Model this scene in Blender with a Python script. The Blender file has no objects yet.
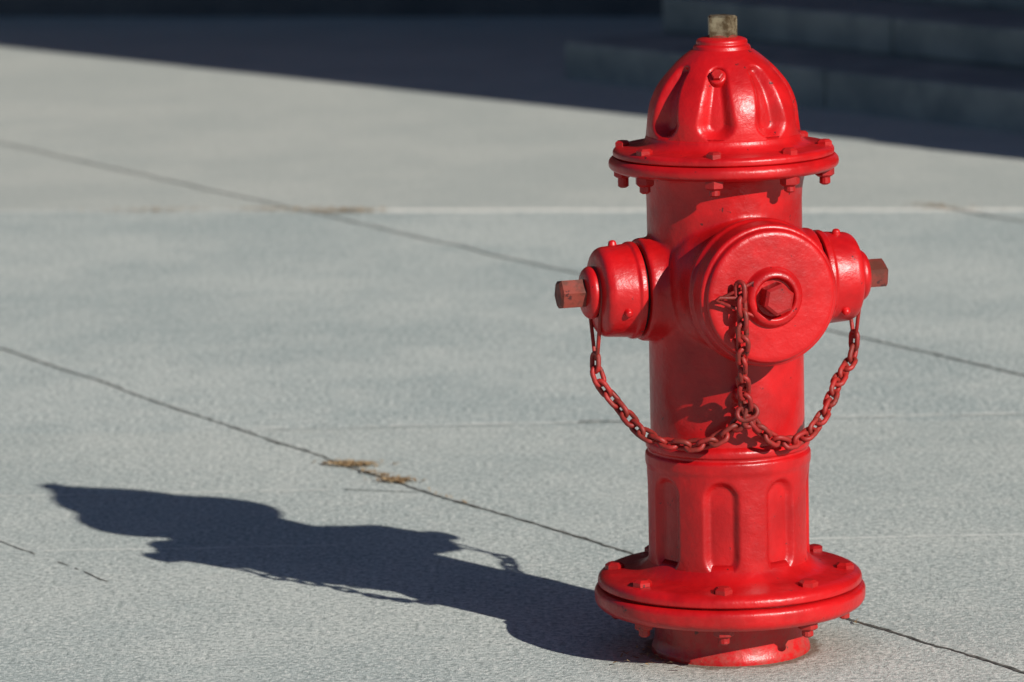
import bpy, bmesh, math, random
from mathutils import Vector, Matrix, noise
random.seed(7)
R=math.radians
scene=bpy.context.scene
col=scene.collection
# ---------------- camera -------------
CAM=Vector((-0.295,-6.117,1.442)); PITCH=R(9.30); ROLL=R(1.3)
cd=bpy.data.cameras.new("camera"); cam=bpy.data.objects.new("camera",cd); col.objects.link(cam)
cd.sensor_width=36; cd.lens=36*4500/1024; cd.clip_end=3000; cd.clip_start=0.1
cam.matrix_world=Matrix.Translation(CAM)@Matrix.Rotation(math.pi/2-PITCH,4,'X')@Matrix.Rotation(-ROLL,4,'Z')
cd.dof.use_dof=True; cd.dof.focus_distance=6.05; cd.dof.aperture_fstop=6.7
scene.camera=cam
# ---------------- light ----------------
AZ=R(140.35); EL=R(27.6)
sund=Vector((math.sin(AZ)*math.cos(EL),math.cos(AZ)*math.cos(EL),math.sin(EL)))
sl=bpy.data.lights.new("sun","SUN"); sl.energy=5.0; sl.angle=R(0.5); sl.color=(1.0,0.97,0.91)
so=bpy.data.objects.new("sun",sl); col.objects.link(so)
so.rotation_euler=sund.to_track_quat('Z','Y').to_euler(); so.location=(6,-8,8)
w=bpy.data.worlds.new("World"); scene.world=w; w.use_nodes=True
nt=w.node_tree; bg=nt.nodes["Background"]
sky=nt.nodes.new("ShaderNodeTexSky"); sky.sky_type='NISHITA'; sky.sun_disc=False
sky.sun_elevation=EL; sky.sun_rotation=AZ; sky.ozone_density=5.0; sky.dust_density=0.3
nt.links.new(sky.outputs[0],bg.inputs[0]); bg.inputs[1].default_value=0.05
scene.view_settings.view_transform='Standard'; scene.view_settings.look='None'; scene.view_settings.exposure=0

# ---------------- material helpers -------------
class NT:
    def __init__(s,name):
        s.m=bpy.data.materials.new(name); s.m.use_nodes=True; s.t=s.m.node_tree
        s.b=s.t.nodes["Principled BSDF"]; s.out=s.t.nodes["Material Output"]
    def n(s,typ,**k):
        x=s.t.nodes.new(typ)
        for a,b in k.items(): setattr(x,a,b)
        return x
    def set(s,sock,v):
        if isinstance(v,bpy.types.NodeSocket): s.t.links.new(v,sock)
        else: sock.default_value=v
    def math(s,op,a,b=0.0,c=None,clamp=False):
        x=s.n("ShaderNodeMath",operation=op,use_clamp=clamp); s.set(x.inputs[0],a); s.set(x.inputs[1],b)
        if c is not None: s.set(x.inputs[2],c)
        return x.outputs[0]
    def vm(s,op,a,b=None,out=0,scale=None):
        x=s.n("ShaderNodeVectorMath",operation=op); s.set(x.inputs[0],a)
        if b is not None: s.set(x.inputs[1],b)
        if scale is not None: s.set(x.inputs['Scale'],scale)
        return x.outputs[out]
    def mr(s,v,a,b,c=0.0,d=1.0,smooth=True):
        x=s.n("ShaderNodeMapRange",interpolation_type='SMOOTHSTEP' if smooth else 'LINEAR')
        for i,q in enumerate((v,a,b,c,d)): s.set(x.inputs[i],q)
        return x.outputs[0]
    def mix(s,f,a,b,mode='MIX'):
        x=s.n("ShaderNodeMix",data_type='RGBA',blend_type=mode); s.set(x.inputs[0],f)
        s.set(x.inputs[6],a if not isinstance(a,tuple) else (*a[:3],1)); s.set(x.inputs[7],b if not isinstance(b,tuple) else (*b[:3],1))
        return x.outputs[2]
    def noise(s,vec,scale,detail=4,rough=.55,out=0):
        x=s.n("ShaderNodeTexNoise"); s.set(x.inputs['Vector'],vec); x.inputs['Scale'].default_value=scale
        x.inputs['Detail'].default_value=detail; x.inputs['Roughness'].default_value=rough
        return x.outputs[out]
    def bump(s,h,strength,dist,normal=None):
        x=s.n("ShaderNodeBump"); x.inputs['Strength'].default_value=strength; x.inputs['Distance'].default_value=dist
        s.set(x.inputs['Height'],h)
        if normal is not None: s.set(x.inputs['Normal'],normal)
        return x.outputs[0]
    def obj(s):
        return s.n("ShaderNodeTexCoord").outputs['Object']

def paint_mat(name,base=(0.52,0.0042,0.006),rust=0.0,rough=.34,point=True):
    k=NT(name); v=k.obj()
    n1=k.noise(v,7,4,.65); n2=k.noise(v,58,4,.65)
    c=k.mix(k.mr(n1,.36,.64),(base[0]*.70,base[1]*.8,base[2]*.8),(base[0]*1.10,base[1]*1.4,base[2]*1.3))
    chip=k.mr(n2,.675-.06*rust,.705-.06*rust)
    c=k.mix(k.math('MULTIPLY',chip,.85),c,(0.045,0.010,0.01))
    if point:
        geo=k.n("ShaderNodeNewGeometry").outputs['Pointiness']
        c=k.mix(k.math('MULTIPLY',k.mr(geo,.40,.488,1,0),.75),c,(0.05,0.005,0.005))  # crease darkening put into the base colour
    # splash-back dust near the pavement
    z=k.n("ShaderNodeSeparateXYZ"); k.set(z.inputs[0],v)
    dust=k.math('MULTIPLY',k.mr(z.outputs[2],0.0,.10,1,0),k.mr(n2,.40,.62))
    c=k.mix(k.math('MULTIPLY',dust,.35),c,(.20,.11,.08))
    if rust>0:
        r=k.mr(k.noise(v,40,3,.7),.42,.62)
        c=k.mix(k.math('MULTIPLY',r,rust),c,(0.11,0.028,0.016))
    k.set(k.b.inputs['Base Color'],c)
    k.set(k.b.inputs['Roughness'],k.math('ADD',rough-.17,k.math('MULTIPLY',k.math('ADD',n2,k.math('MULTIPLY',n1,.5)),.26+.3*rust)))
    k.b.inputs['Specular IOR Level'].default_value=.5
    b=k.bump(k.noise(v,34,5,.62),.42,.0048)
    k.set(k.b.inputs['Normal'],b)
    return k.m
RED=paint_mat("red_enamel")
REDR=paint_mat("red_worn",base=(.44,.005,.006),rust=.12,rough=.38,point=False)
CHAINM=paint_mat("chain_paint",base=(.36,.012,.010),rust=.55,rough=.42,point=False)
NUTM=paint_mat("worn_nut",base=(.22,.028,.018),rust=.9,rough=.4,point=False)
def metal(name,c1,c2,rough=.4,metallic=.8):
    k=NT(name); v=k.obj(); n=k.noise(v,60,4,.65)
    k.set(k.b.inputs['Base Color'],k.mix(k.mr(n,.35,.65),c1,c2)); k.b.inputs['Metallic'].default_value=metallic
    k.set(k.b.inputs['Roughness'],k.math('ADD',rough,k.math('MULTIPLY',n,.2)))
    k.set(k.b.inputs['Normal'],k.bump(n,.4,.001)); return k.m
BRASS=metal("weathered_bronze",(.14,.09,.045),(.44,.36,.23),.35,.7)
DARK=metal("dark_gap",(.01,.008,.008),(.02,.01,.01),.8,0)

# ---------------- mesh helpers -------------
def mkobj(name,bm,mat,parent=None,smooth=True,wn=False):
    bmesh.ops.recalc_face_normals(bm,faces=bm.faces[:])
    me=bpy.data.meshes.new(name); bm.to_mesh(me); bm.free()
    me.materials.append(mat)
    for p in me.polygons: p.use_smooth=smooth
    o=bpy.data.objects.new(name,me); col.objects.link(o)
    if parent: o.parent=parent
    if wn:
        m=o.modifiers.new("wn","WEIGHTED_NORMAL"); m.weight=80
    return o
def empty(name,loc=(0,0,0)):
    e=bpy.data.objects.new(name,None); col.objects.link(e); e.location=loc; e.empty_display_size=.1; return e
def roundp(pts,steps=5):
    out=[]
    n=len(pts)
    for i,p in enumerate(pts):
        q=Vector(p[:2]); f=p[2] if len(p)>2 else 0
        if f==0 or i==0 or i==n-1: out.append(q); continue
        a=Vector(pts[i-1][:2]); b=Vector(pts[i+1][:2])
        fa=min(f,(a-q).length*.48); fb=min(f,(b-q).length*.48)
        s=q+(a-q).normalized()*fa; e=q+(b-q).normalized()*fb
        for j in range(steps+1):
            t=j/steps; out.append(s*(1-t)**2+q*2*t*(1-t)+e*t*t)
    return out
def dense(pts,maxd):
    out=[pts[0]]
    for a,b in zip(pts,pts[1:]):
        n=max(1,int(math.ceil((b-a).length/maxd)))
        for j in range(1,n+1): out.append(a.lerp(b,j/n))
    return out
def revolve_bm(prof,seg=96,rfun=None,M=None,bm=None,cap=True):
    if bm is None: bm=bmesh.new()
    rings=[]
    for i,p in enumerate(prof):
        ring=[]
        if p.x<1e-6:
            v=Vector((0,0,p.y)); ring=[bm.verts.new(M@v if M else v)]
        else:
            for j in range(seg):
                a=2*math.pi*j/seg; r=p.x
                if rfun: r-=rfun(a,p.y,r)
                v=Vector((r*math.cos(a),r*math.sin(a),p.y)); ring.append(bm.verts.new(M@v if M else v))
        rings.append(ring)
    for A,B in zip(rings,rings[1:]):
        for j in range(seg):
            k=(j+1)%seg
            if len(A)==1 and len(B)==1: continue
            if len(A)==1: bm.faces.new((A[0],B[j],B[k]))
            elif len(B)==1: bm.faces.new((A[j],A[k],B[0]))
            else: bm.faces.new((A[j],A[k],B[k],B[j]))
    if cap:
        for ring in (rings[0],rings[-1]):
            if len(ring)>1: bm.faces.new(ring)
    return bm
def axisM(origin,d):
    return Matrix.Translation(origin)@Vector(d).to_track_quat('Z','Y').to_matrix().to_4x4()
def hexnut(bm,M,r,h,n=6,rot=0,bev=.12):
    c=r*bev
    levels=[(0,r),(h-c,r),(h,r-c*1.4)]
    rings=[[bm.verts.new(M@Vector((rr*math.cos(rot+2*math.pi*j/n),rr*math.sin(rot+2*math.pi*j/n),z))) for j in range(n)] for z,rr in levels]
    for A,B in zip(rings,rings[1:]):
        for j in range(n): bm.faces.new((A[j],A[(j+1)%n],B[(j+1)%n],B[j]))
    bm.faces.new(rings[0][::-1]); bm.faces.new(rings[-1])
def tube(bm,pts,r,closed=False,seg=8):
    n=len(pts); rings=[]
    prev=None
    for i,p in enumerate(pts):
        if closed: t=(pts[(i+1)%n]-pts[i-1]).normalized()
        else: t=(pts[min(i+1,n-1)]-pts[max(i-1,0)]).normalized()
        if prev is None: u=t.orthogonal().normalized()
        else: u=(prev-t*prev.dot(t)).normalized()
        prev=u; v=t.cross(u)
        rings.append([bm.verts.new(p+(u*math.cos(2*math.pi*j/seg)+v*math.sin(2*math.pi*j/seg))*r) for j in range(seg)])
    rng=range(n) if closed else range(n-1)
    for i in rng:
        A=rings[i]; B=rings[(i+1)%n]; off=0
        if closed and i==n-1:
            off=min(range(seg),key=lambda o:(A[0].co-B[o].co).length)
        for j in range(seg):
            bm.faces.new((A[j],A[(j+1)%seg],B[(j+1+off)%seg],B[(j+off)%seg]))
    if not closed:
        bm.faces.new(rings[0]); bm.faces.new(rings[-1])

# =====================  FIRE HYDRANT =====================
H=empty("fire_hydrant")
TH=R(-90-8)
def sstep(a,b,x):
    t=max(0,min(1,(x-a)/(b-a))); return t*t*(3-2*t)
pr=dense(roundp([(.1105,-.03),(.1105,.006,.004),(.1075,.012,.004),(.1055,.020,.004),(.1055,.066,.004),(.10,.07)]),.008)
mkobj("foot_pipe",revolve_bm(pr,128),RED,H,wn=True)
pr=roundp([(.10,.0635),(.178,.0635,.004),(.1875,.071,.006),(.1885,.089,.006),(.182,.0935,.003),(.10,.0938)])
mkobj("breakaway_flange_lower",revolve_bm(dense(pr,.02),160),RED,H,wn=True)
pr=roundp([(.10,.0925),(.1755,.0925),(.1755,.0955,.001),(.1835,.0970,.003),(.183,.1075,.006),(.172,.1135,.006),(.130,.117,.01),(.117,.125,.010),(.105,.14)])
mkobj("breakaway_flange_upper",revolve_bm(dense(pr,.02),160),RED,H,wn=True)
def pockets(zc0,zc1,hw,depth,n=8,a0=TH,soft=.008):
    def f(a,z,r):
        da=(a-a0+math.pi/n)%(2*math.pi/n)-math.pi/n
        x=da*r; zz=max(zc0,min(zc1,z)); d=math.hypot(x,z-zz)-hw
        return depth*(1-sstep(-soft,soft*.4,d))
    return f
pr=roundp([(.10,.10),(.1125,.118,.004),(.1125,.262,.003),(.1145,.268,.003),(.1145,.281,.003),(.1105,.284,.001),(.1105,.287,.001),(.1135,.290,.002),(.1135,.298,.004),(.107,.303,.003),(.10,.306)])
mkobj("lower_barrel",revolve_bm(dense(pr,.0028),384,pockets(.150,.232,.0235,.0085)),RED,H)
ZN=.513; YAW=R(15.5)
fd=Vector((math.sin(YAW),-math.cos(YAW),0)); rd=Vector((math.cos(YAW),math.sin(YAW),0)); ld=-rd
C=Vector((0,0,ZN)); CP=Vector((0,0,ZN+.010))
bm=bmesh.new()
pr=dense(roundp([(.0,.29),(.1065,.29),(.1065,.645,.02),(.112,.668,.01),(.122,.679,.004),(.0,.679)]),.01)
revolve_bm(pr,128,bm=bm,cap=False)
revolve_bm(dense(roundp([(0,0),(.104,0),(.104,.075,.02),(.094,.098,.01),(.091,.132,.003),(0,.132)]),.01),96,M=axisM(CP,fd),bm=bm,cap=False)
for d in (ld,rd):
    revolve_bm(dense(roundp([(0,0),(.088,0),(.083,.080,.03),(.0715,.100,.02),(.0705,.1265,.004),(0,.1265)]),.01),96,M=axisM(C,d),bm=bm,cap=False)
lug=axisM(Vector((.012,-.100,.378)),Vector((.1,-1,0)))
revolve_bm(dense(roundp([(0,0),(.014,0),(.010,.018,.004),(.0085,.026,.004),(0,.028)]),.004),32,M=lug,bm=bm,cap=False)
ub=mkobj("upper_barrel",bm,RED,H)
m=ub.modifiers.new("fuse","REMESH"); m.mode='VOXEL'; m.voxel_size=.0026; m.use_smooth_shade=True
m=ub.modifiers.new("cast","SMOOTH"); m.factor=.6; m.iterations=7
pr=roundp([(.10,.670),(.118,.671,.006),(.150,.6735,.003),(.1575,.678,.004),(.1575,.6875,.004),(.152,.6925,.002),(.10,.6935)])
mkobj("bonnet_flange_lower",revolve_bm(dense(pr,.02),160),RED,H,wn=True)
pr=roundp([(.10,.6925),(.147,.6925,.001),(.1515,.6945,.002),(.1515,.7015,.003),(.146,.705,.003),(.118,.7075,.006),(.1075,.714,.006),(.105,.725)])
mkobj("bonnet_flange_upper",revolve_bm(dense(pr,.02),160),RED,H,wn=True)
pts=[(.1055,.705),(.1057,.722),(.1055,.738),(.1035,.755),(.0990,.771),(.0910,.788),(.0790,.804),(.0655,.818),(.0515,.830),(.0410,.8375)]
pl=[Vector(p) for p in pts]
def cr(P,n=10):
    out=[]
    for i in range(len(P)-1):
        a=P[max(i-1,0)];b=P[i];c=P[i+1];d=P[min(i+2,len(P)-1)]
        for j in range(n):
            t=j/n; out.append(.5*((2*b)+(c-a)*t+(2*a-5*b+4*c-d)*t*t+(-a+3*b-3*c+d)*t**3))
    out.append(P[-1].copy()); return out
dome=cr(pl,9)
def domef(a,z,r):
    n=8; da=(a-TH+math.pi/n)%(2*math.pi/n)-math.pi/n
    x=da*r
    zz=max(.744,min(.808,z)); t=(zz-.744)/.064
    hw=.0275-.0130*t
    d=math.hypot(x,(z-zz)*1.25)-hw
    return .0160*(1-.25*t)*(1-sstep(-.018+.006*t,.002,d))
mkobj("bonnet_dome",revolve_bm(dome,384,domef,cap=False),RED,H)
pr=dense(roundp([(.046,.832),(.0400,.8365,.003),(.0385,.8425,.002),(.0350,.8445,.001),(.0350,.8505,.003),(.026,.854,.004),(.0,.855)]),.008)
mkobj("bonnet_cap_ring",revolve_bm(pr,96,cap=False),RED,H,wn=True)
bm=bmesh.new()
hexnut(bm,Matrix.Translation((0,0,.850)),.0215,.033,5,R(-70),.1)
mkobj("operating_nut",bm,BRASS,H,smooth=False)
bm=bmesh.new(); hexnut(bm,Matrix.Translation((0,0,.846)),.0245,.011,20,0,.2); mkobj("nut_collar",bm,NUTM,H,smooth=False)
bm=bmesh.new()
a=TH; base=Vector((.072*math.cos(a),.072*math.sin(a),.806)); nd=Vector((math.cos(a)*.8,math.sin(a)*.8,.6)).normalized()
revolve_bm(dense(roundp([(.0,-.016),(.015,-.016),(.0115,.003,.003),(0,.004)]),.004),24,M=axisM(base,nd),bm=bm,cap=False)
mkobj("oil_plug_boss",bm,RED,H)
bm=bmesh.new(); hexnut(bm,axisM(base+nd*.003,nd),.0080,.007); mkobj("oil_plug",bm,REDR,H,smooth=False)
bm=bmesh.new()
for i in range(8):
    a=R(-90-8+45*i); c=Vector((math.cos(a),math.sin(a),0)); rr=.1385
    j=random.uniform(0,1)
    hexnut(bm,Matrix.Translation(c*rr+Vector((0,0,.7035))),.0112,.0090,6,j,.25)
    hexnut(bm,Matrix.Translation(c*rr+Vector((0,0,.675)))@Matrix.Rotation(math.pi,4,'X'),.0135,.0135,6,j+.3,.2)
    hexnut(bm,Matrix.Translation(c*rr+Vector((0,0,.663)))@Matrix.Rotation(math.pi,4,'X'),.0075,.013+random.uniform(-.003,.004),12,0,.3)
mkobj("bonnet_bolts",bm,REDR,H,smooth=False)
bm=bmesh.new()
for i in range(8):
    a=R(-90-6+45*i); c=Vector((math.cos(a),math.sin(a),0)); rr=.162
    j=random.uniform(0,1)
    hexnut(bm,Matrix.Translation(c*(rr-.002)+Vector((0,0,.1120))),.0135,.0105,6,j,.25)
    hexnut(bm,Matrix.Translation(c*(rr-.004)+Vector((0,0,.065)))@Matrix.Rotation(math.pi,4,'X'),.0140,.0130,6,j+.4,.2)
    hexnut(bm,Matrix.Translation(c*(rr-.004)+Vector((0,0,.054)))@Matrix.Rotation(math.pi,4,'X'),.0078,.012,12,0,.3)
mkobj("flange_bolts",bm,REDR,H,smooth=False)
# pumper cap
MP=axisM(CP,fd)
mkobj("pumper_gap",revolve_bm([Vector((.080,.120)),Vector((.080,.150))],64,M=MP),DARK,H)
pr=dense(roundp([(.07,.1375),(.0995,.1375,.003),(.1005,.148,.003),(.0965,.154,.003),(.0960,.184,.002),(.0940,.1865,.002),(.0905,.1875,.002),(.0890,.1965,.003),(.084,.1990,.003),(.040,.2005,.001),(.0,.2005)]),.006)
mkobj("pumper_cap",revolve_bm(pr,192,M=MP,cap=False),RED,H,wn=True)
pr=dense(roundp([(.044,.199),(.0405,.2015,.002),(.0375,.2095,.004),(.034,.2125,.003),(.0295,.2135,.002),(.0270,.2115,.001),(.0255,.205,.001),(0,.205)]),.004)
mkobj("pumper_cap_collar",revolve_bm(pr,96,M=MP,cap=False),RED,H,wn=True)
bm=bmesh.new(); hexnut(bm,MP@Matrix.Translation((0,0,.204)),.0220,.026,6,R(20),.14); mkobj("pumper_nut",bm,REDR,H,smooth=False)
# hose caps
for nm,d in (("left",ld),("right",rd)):
    M=axisM(C,d)
    mkobj("hose_gap_"+nm,revolve_bm([Vector((.060,.120)),Vector((.060,.138))],64,M=M),DARK,H)
    pr=dense(roundp([(.05,.1310),(.0665,.1310,.002),(.0668,.139,.002),(.0640,.142,.002),(.0615,.176,.003),(.0580,.183,.004),(.050,.186,.003),(.034,.188)]),.006)
    mkobj("hose_cap_"+nm,revolve_bm(pr,128,M=M,cap=False),RED,H,wn=True)
    pr=dense(roundp([(.030,.185),(.030,.189,.002),(.0355,.190,.002),(.0365,.196,.003),(.032,.202,.004),(.026,.204,.002),(.022,.2045,.0),(0,.2045)]),.005)
    mkobj("hose_cap_collar_"+nm,revolve_bm(pr,96,M=M,cap=False),RED,H,wn=True)
    bm=bmesh.new(); hexnut(bm,M@Matrix.Translation((0,0,.203)),.0215,.037 if nm=="left" else .030,6 if nm=="left" else 5,R(10),.16); mkobj("hose_nut_"+nm,bm,NUTM,H,smooth=False)
    bm=bmesh.new()
    for a in (R(100),R(220),R(340)):
        revolve_bm(dense(roundp([(0,0),(.007,0),(.005,.010,.003),(0,.011)]),.003),16,M=M@Matrix.Translation((.059*math.cos(a),.059*math.sin(a),.158))@Matrix.Rotation(a,4,'Z')@Matrix.Rotation(math.pi/2,4,'Y'),bm=bm,cap=False)
    mkobj("hose_cap_lugs_"+nm,bm,RED,H)
# chains
bm=bmesh.new()
WR=.0035
def link(bm,c,t,u,l=.0255,wd=.0150,r=WR):
    t=t.normalized(); u=(u-t*u.dot(t)).normalized()
    pts=[]; hl=l/2-wd/2
    for i in range(8):
        a=-math.pi/2+math.pi*i/7; pts.append(c+t*(hl+wd/2*math.cos(a))+u*(wd/2*math.sin(a)))
    for i in range(8):
        a=math.pi/2+math.pi*i/7; pts.append(c+t*(-hl+wd/2*math.cos(a))+u*(wd/2*math.sin(a)))
    tube(bm,pts,r,closed=True,seg=8)
def chain(ctrl,pitch=.0185,nrm=Vector((0,-1,0))):
    P=cr([Vector(p) for p in ctrl],24)
    acc=0; pos=[P[0]]
    for a,b in zip(P,P[1:]):
        acc+=(b-a).length
        while acc>=pitch:
            acc-=pitch; pos.append(b.copy())
    for i in range(len(pos)-1):
        c=(pos[i]+pos[i+1])/2; t=(pos[i+1]-pos[i])
        s=t.cross(nrm)
        if s.length<1e-5: s=Vector((1,0,0))
        s.normalize(); n2=s.cross(t).normalized()
        ang=R(45 if i%2 else -45)+random.uniform(-.3,.3)
        link(bm,c+Vector([random.uniform(-.0010,.0010) for _ in range(3)]),t,s*math.cos(ang)+n2*math.sin(ang))
def loop(center,ax,r,drop,wr=.0028):
    ax=ax.normalized(); up=Vector((0,0,1)); s=ax.cross(up).normalized()
    pts=[]
    for i in range(25):
        a=R(-25+230*i/24); pts.append(center+s*r*math.cos(a)+up*r*math.sin(a))
    e=pts[-1]; b=pts[0]; low=center-up*drop
    for t in (.25,.5,.75,.92): pts.append(e.lerp(low-s*.006,t))
    pts.append(low-up*.004)
    for t in (.92,.75,.5,.25): pts.append(b.lerp(low+s*.006,t))
    tube(bm,pts,wr,closed=True,seg=8)
    return low
lowL=loop(C+ld*.1875,ld+Vector((.0,.0,.05)),.0335,.088)
lowR=loop(C+rd*.1875,rd+Vector((.0,.0,.05)),.0335,.082)
J=Vector((.020,-.142,.356))
chain([lowL,lowL+Vector((.002,-.004,-.03)),(-.152,-.055,.357),(-.118,-.085,.322),(-.075,-.112,.310),(-.035,-.130,.315),(.000,-.136,.334),J])
chain([lowR,lowR+Vector((-.004,-.006,-.03)),(.152,-.005,.372),(.130,-.045,.335),(.102,-.080,.312),(.072,-.107,.309),(.043,-.127,.328),J])
fp=CP+fd*.2125
ring=[fp+rd*.036*math.cos(R(a))+Vector((0,0,.036*math.sin(R(a))))-fd*.006 for a in range(-140,141,20)]
tube(bm,[fp-rd*.078+Vector((0,0,.000))]+ring+[fp-rd*.078+Vector((0,0,.004))],.0025,closed=False)
tube(bm,[fp-rd*.078,fp-rd*.083+Vector((0,0,.003)),fp-rd*.078+Vector((0,0,.006)),fp-rd*.055+Vector((0,0,.004)),fp-rd*.040+Vector((0,0,.012))],.0025)
st=fp-rd*.050+fd*.004+Vector((0,0,.022))
chain([st,st+Vector((.001,-.002,-.03)),st+Vector((.002,.002,-.07)),Vector((.012,-.190,.430)),Vector((.016,-.158,.390)),J])
chain([J,J+Vector((-.004,.004,.0)),Vector((.016,-.128,.374))])
link(bm,J+Vector((0,-.004,.003)),Vector((1,0,.3)),Vector((0,.3,1)),.028,.018,.0036)
link(bm,J+Vector((.003,-.002,-.003)),Vector((.2,0,1)),Vector((1,.4,0)),.028,.014,.0036)
mkobj("cap_chains",bm,CHAINM,H)

# =====================  PAVEMENT =====================
k=NT("sidewalk_concrete"); v0=k.obj()
grain=k.noise(v0,105,3,.9); mid=k.noise(v0,17,4,.75); big=k.noise(v0,1.6,5,.68)
c=k.mix(k.mr(big,.38,.62),(.425,.485,.465),(.56,.60,.56))
c=k.mix(k.math('MULTIPLY',k.mr(mid,.50,.68),.42),c,(.33,.375,.36))
c=k.mix(k.math('MULTIPLY',k.mr(mid,.34,.47,1,0),.40),c,(.64,.65,.60))
c=k.mix(k.math('MULTIPLY',k.mr(grain,.41,.475,1,0),.85),c,(.20,.235,.225))
c=k.mix(k.math('MULTIPLY',k.mr(grain,.53,.60),.75),c,(.84,.84,.78))
def side(a,b,soft=.006):
    a=Vector((*a,0));b=Vector((*b,0)); n=Vector((-(b-a).y,(b-a).x,0)).normalized()
    return k.mr(k.vm('DOT_PRODUCT',k.vm('SUBTRACT',v0,tuple(a)),tuple(n),out=1),-soft,soft)
far=side((-1.396,4.795),(.92,4.436))
c=k.mix(k.math('MULTIPLY',far,.40),c,(.54,.53,.465))
near=side((.608,1.70),(-.733,1.769))
c=k.mix(k.math('MULTIPLY',near,.18),c,(.60,.60,.53))
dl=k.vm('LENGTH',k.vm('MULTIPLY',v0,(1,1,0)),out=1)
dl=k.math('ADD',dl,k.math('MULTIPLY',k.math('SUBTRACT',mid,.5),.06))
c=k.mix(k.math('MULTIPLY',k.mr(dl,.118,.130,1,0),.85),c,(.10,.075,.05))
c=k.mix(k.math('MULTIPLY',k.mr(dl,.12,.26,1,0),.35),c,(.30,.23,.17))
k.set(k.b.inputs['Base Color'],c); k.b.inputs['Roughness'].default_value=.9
k.b.inputs['Specular IOR Level'].default_value=.2
k.set(k.b.inputs['Normal'],k.bump(k.math('ADD',grain,k.math('MULTIPLY',mid,.8)),.45,.008))
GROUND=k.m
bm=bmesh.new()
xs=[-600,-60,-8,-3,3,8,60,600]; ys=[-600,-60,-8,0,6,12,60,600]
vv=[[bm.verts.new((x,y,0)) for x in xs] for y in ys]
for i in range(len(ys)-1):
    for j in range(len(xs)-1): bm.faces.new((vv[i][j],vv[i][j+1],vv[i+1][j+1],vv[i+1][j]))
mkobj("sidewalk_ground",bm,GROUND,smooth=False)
PJ=empty("pavement_joints")
def flat(name,c1,c2,sc=60):
    k=NT(name); v=k.obj(); n=k.noise(v,sc,3,.7); k.set(k.b.inputs['Base Color'],k.mix(k.mr(n,.35,.65),c1,c2)); k.b.inputs['Roughness'].default_value=.9; return k.m
JD=flat("joint_filler",(.035,.035,.03),(.15,.145,.125)); JG=flat("hairline_crack",(.26,.29,.28),(.42,.45,.42)); JL=flat("slab_edge_highlight",(.76,.75,.67),(.90,.88,.81)); JM=flat("slab_edge_dull",(.58,.60,.56),(.74,.75,.69))  # JL: sun on a raised edge, put into the colour
cnt=[0]
def ribbon(pts,wd,mat,gap=.0,jit=.35,wob=.004,name="joint"):
    cnt[0]+=1; sd=cnt[0]*13.7
    bm=bmesh.new(); z=.0003+.00006*cnt[0]
    P=[Vector((*p,0)) for p in pts]; st=.008; last=None; s=0
    for a,b in zip(P,P[1:]):
        L=(b-a).length; n=max(1,int(L/st)); t=(b-a)/L; nn=Vector((-t.y,t.x,0))
        for i in range(n+1):
            q=a+(b-a)*i/n; s+=L/n
            o=noise.noise(Vector((s*6,sd,0)))*wob*2+noise.noise(Vector((s*60,sd,3)))*wob*.5
            wl=wd*.5*(1+jit*2*noise.noise(Vector((s*45,sd,7)))); wr_=wd*.5*(1+jit*2*noise.noise(Vector((s*45,sd,11))))
            g=noise.noise(Vector((s*9,sd,21)))+.5*noise.noise(Vector((s*40,sd,25)))
            if gap and g<-.6+gap: last=None; continue
            v1=bm.verts.new(q+nn*(o+wl)+Vector((0,0,z))); v2=bm.verts.new(q+nn*(o-wr_)+Vector((0,0,z)))
            if last: bm.faces.new((last[0],last[1],v2,v1))
            last=(v1,v2)
    for f in bm.faces:
        f.normal_update()
    mkobj(name,bm,mat,PJ,smooth=False)
A=[(-3.5,6.35),(-1.32,2.746),(-.456,1.186),(-.139,.681),(.189,.143),(.385,-.18),(2.6,-3.8)]
Bj=[(-4.0,10.3),(-1.704,6.282),(-.677,4.512),(-.189,3.636),(.388,2.641),(.656,2.162),(4.2,-3.9)]
ribbon([(-.573,.759),(-1.105,.764),(-3,.79)],.008,JM,gap=.3)
ribbon([(-.1,.735),(.489,.717),(3,.66)],.010,JM,gap=.1)
ribbon([(-.62,4.69),(.92,4.436),(3,4.1)],.050,JL,gap=.0)  # pale strip paints sunlight caught on the slab edge; next strip continues it
ribbon([(-3.5,5.0),(-1.3,4.80),(-.62,4.69)],.026,JM,gap=.15)
ribbon([(-.75,1.790),(.608,1.768)],.014,JM,gap=.25)
ribbon([(-.733,1.769),(.608,1.748),(3,1.72)],.0045,JG,gap=.3)
ribbon([(-1.9,1.22),(-.60,1.205)],.009,JM,gap=.3)
ribbon([(-1.4,1.3),(-1.115,.856),(-.913,.525)],.003,JD,gap=.2)
ribbon([(-.58,1.20),(-.455,1.169)],.004,JD,gap=.1)
ribbon([(.71,4.563),(.897,4.232)],.012,JD,gap=.3)
ribbon([(-.18,1.78),(-.10,1.775)],.009,JD,gap=.1)
ribbon(A,.0062,JD,wob=.005,jit=.6); ribbon(Bj,.0080,JD,wob=.006,jit=.6)

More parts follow.
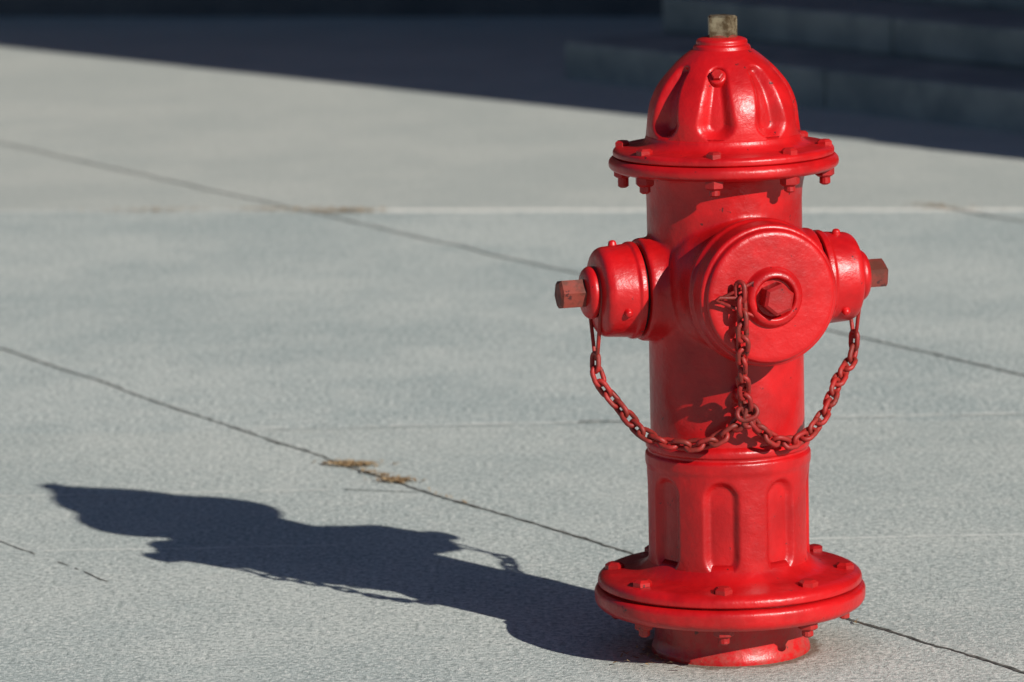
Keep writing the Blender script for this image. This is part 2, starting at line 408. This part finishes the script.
k=NT("dry_grass"); v=k.obj(); k.set(k.b.inputs['Base Color'],k.mix(k.mr(k.noise(v,70,2),.35,.65),(.22,.13,.06),(.45,.31,.16))); k.b.inputs['Roughness'].default_value=.8
DRY=k.m
bm=bmesh.new()
def clump(cx,cy,sx,sy,n,ang=0):
    for i in range(n):
        x=random.gauss(0,sx); y=random.gauss(0,sy)
        X=cx+x*math.cos(ang)-y*math.sin(ang); Y=cy+x*math.sin(ang)+y*math.cos(ang)
        l=random.uniform(.005,.019); a=random.uniform(0,6.28); wd=random.uniform(.0006,.0024)
        d=Vector((math.cos(a),math.sin(a),random.uniform(-.05,.35))).normalized(); s=Vector((-math.sin(a),math.cos(a),0))*wd
        b=Vector((X,Y,.0025+random.uniform(0,.003)))
        mid=b+d*l*.5+Vector((0,0,.001)); e=b+d*l; e.z=max(e.z*.7,.0025)
        q=[bm.verts.new(b-s),bm.verts.new(b+s),bm.verts.new(mid+s),bm.verts.new(mid-s),bm.verts.new(e)]
        bm.faces.new(q[:4]); bm.faces.new((q[3],q[2],q[4]))
clump(-.575,1.415,.022,.008,260,R(-12)); clump(-.495,1.262,.016,.010,170,R(-30)); clump(-.535,1.33,.03,.004,45,R(-55))
clump(-.70,4.68,.05,.018,240,R(-8)); clump(-.84,4.73,.08,.012,90,R(-8)); clump(-1.17,4.77,.06,.012,90); clump(.74,4.5,.05,.02,80,R(-40))
clump(-.40,1.10,.05,.003,14,R(-58)); clump(.14,.20,.06,.003,14,R(-58))
clump(-.12,-.06,.03,.03,40,0)
mkobj("dry_grass_debris",bm,DRY,smooth=False)

# =====================  BUILDING, STEPS =====================
def stone(name,c1,c2,sc=6):
    k=NT(name); v=k.obj(); n=k.noise(v,sc,4,.65); f=k.noise(v,180,2,.7)
    c=k.mix(k.mr(n,.3,.7),c1,c2); c=k.mix(k.math('MULTIPLY',k.mr(f,.5,.7),.4),c,tuple(x*1.4 for x in c1))
    k.set(k.b.inputs['Base Color'],c); k.b.inputs['Roughness'].default_value=.85
    return k.m
STEP=stone("step_stone",(.20,.225,.22),(.34,.355,.33))
def boxv(bm,o,ex,ey,x0,x1,y0,y1,z0,z1):
    vs=[bm.verts.new(Vector((o[0],o[1],0))+ex*x+ey*y+Vector((0,0,z))) for z in (z0,z1) for x,y in ((x0,y0),(x1,y0),(x1,y1),(x0,y1))]
    for f in ((3,2,1,0),(4,5,6,7),(0,1,5,4),(1,2,6,5),(2,3,7,6),(3,0,4,7)): bm.faces.new([vs[i] for i in f])
S0=(-.117,7.67); es=Vector((.582,-.813,0)).normalized(); en=Vector((.813,.582,0)).normalized()
bm=bmesh.new()
HT=.112
for t in range(4):
    xx=0
    while xx<3.3:
        l=[1.25,1.1,1.35,.9][(t+int(xx))%4]
        boxv(bm,S0,es,en,xx,min(xx+l-.006,3.4),t*.38+random.uniform(0,.004),3.2,t*HT+(.001 if t else -.02),(t+1)*HT+random.uniform(0,.002))
        xx+=l
o=mkobj("stone_steps",bm,STEP,smooth=False)
m=o.modifiers.new("b","BEVEL"); m.width=.012; m.segments=2
B=empty("stone_building")
WALL=stone("wall_stone",(.07,.075,.08),(.12,.12,.12),3)
BR=stone("wall_brick",(.20,.07,.05),(.28,.11,.08),9)
k=NT("window_glass"); k.b.inputs['Base Color'].default_value=(.015,.02,.025,1); k.b.inputs['Roughness'].default_value=.08; GL=k.m
k=NT("frame_paint"); k.b.inputs['Base Color'].default_value=(.03,.03,.03,1); k.b.inputs['Roughness'].default_value=.5; FR=k.m
def block(prefix,o,ex,ey,x0,x1,y0,y1,h,base=.9):
    bm=bmesh.new(); boxv(bm,o,ex,ey,x0-.03,x1+.03,y0-.03,y1+.03,-.05,base); mkobj(prefix+"_plinth",bm,WALL,B,smooth=False)
    bm=bmesh.new(); boxv(bm,o,ex,ey,x0,x1,y0,y1,base,h); mkobj(prefix+"_walls",bm,BR,B,smooth=False)
    bm=bmesh.new(); boxv(bm,o,ex,ey,x0-.12,x1+.12,y0-.12,y1+.12,h,h+.3); mkobj(prefix+"_cornice",bm,WALL,B,smooth=False)
    gl=bmesh.new(); fr=bmesh.new()
    z=base+.4
    while z+1.6<h:
        x=x0+.6
        while x+1.0<x1-.3:
            boxv(gl,o,ex,ey,x,x+1.0,y0-.02,y0+.1,z,z+1.5)
            boxv(fr,o,ex,ey,x-.08,x+1.08,y0-.07,y0+.1,z-.1,z-.003); boxv(fr,o,ex,ey,x-.08,x+1.08,y0-.05,y0+.1,z+1.503,z+1.65)
            boxv(fr,o,ex,ey,x+.48,x+.52,y0-.035,y0-.022,z,z+1.5)
            x+=1.9
        z+=2.6
    mkobj(prefix+"_windows",gl,GL,B,smooth=False); mkobj(prefix+"_frames",fr,FR,B,smooth=False)
sh=Vector((math.sin(AZ),math.cos(AZ),0))
Cn=Vector((1.031,5.387,0))+sh*1.35
a=R(5); ex=Vector((sh.x*math.cos(a)-sh.y*math.sin(a),sh.x*math.sin(a)+sh.y*math.cos(a),0)); ey=Vector((-ex.y,ex.x,0))
block("wing",(Cn.x,Cn.y),ex,ey,0.03,12,0.03,9,8.5)
ex2=Vector((2.417,-.607,0)).normalized(); ey2=Vector((-ex2.y,ex2.x,0))
block("rear",(-2.135,10.247),ex2,ey2,-14,4.2,0.03,7,8.5,base=1.1)
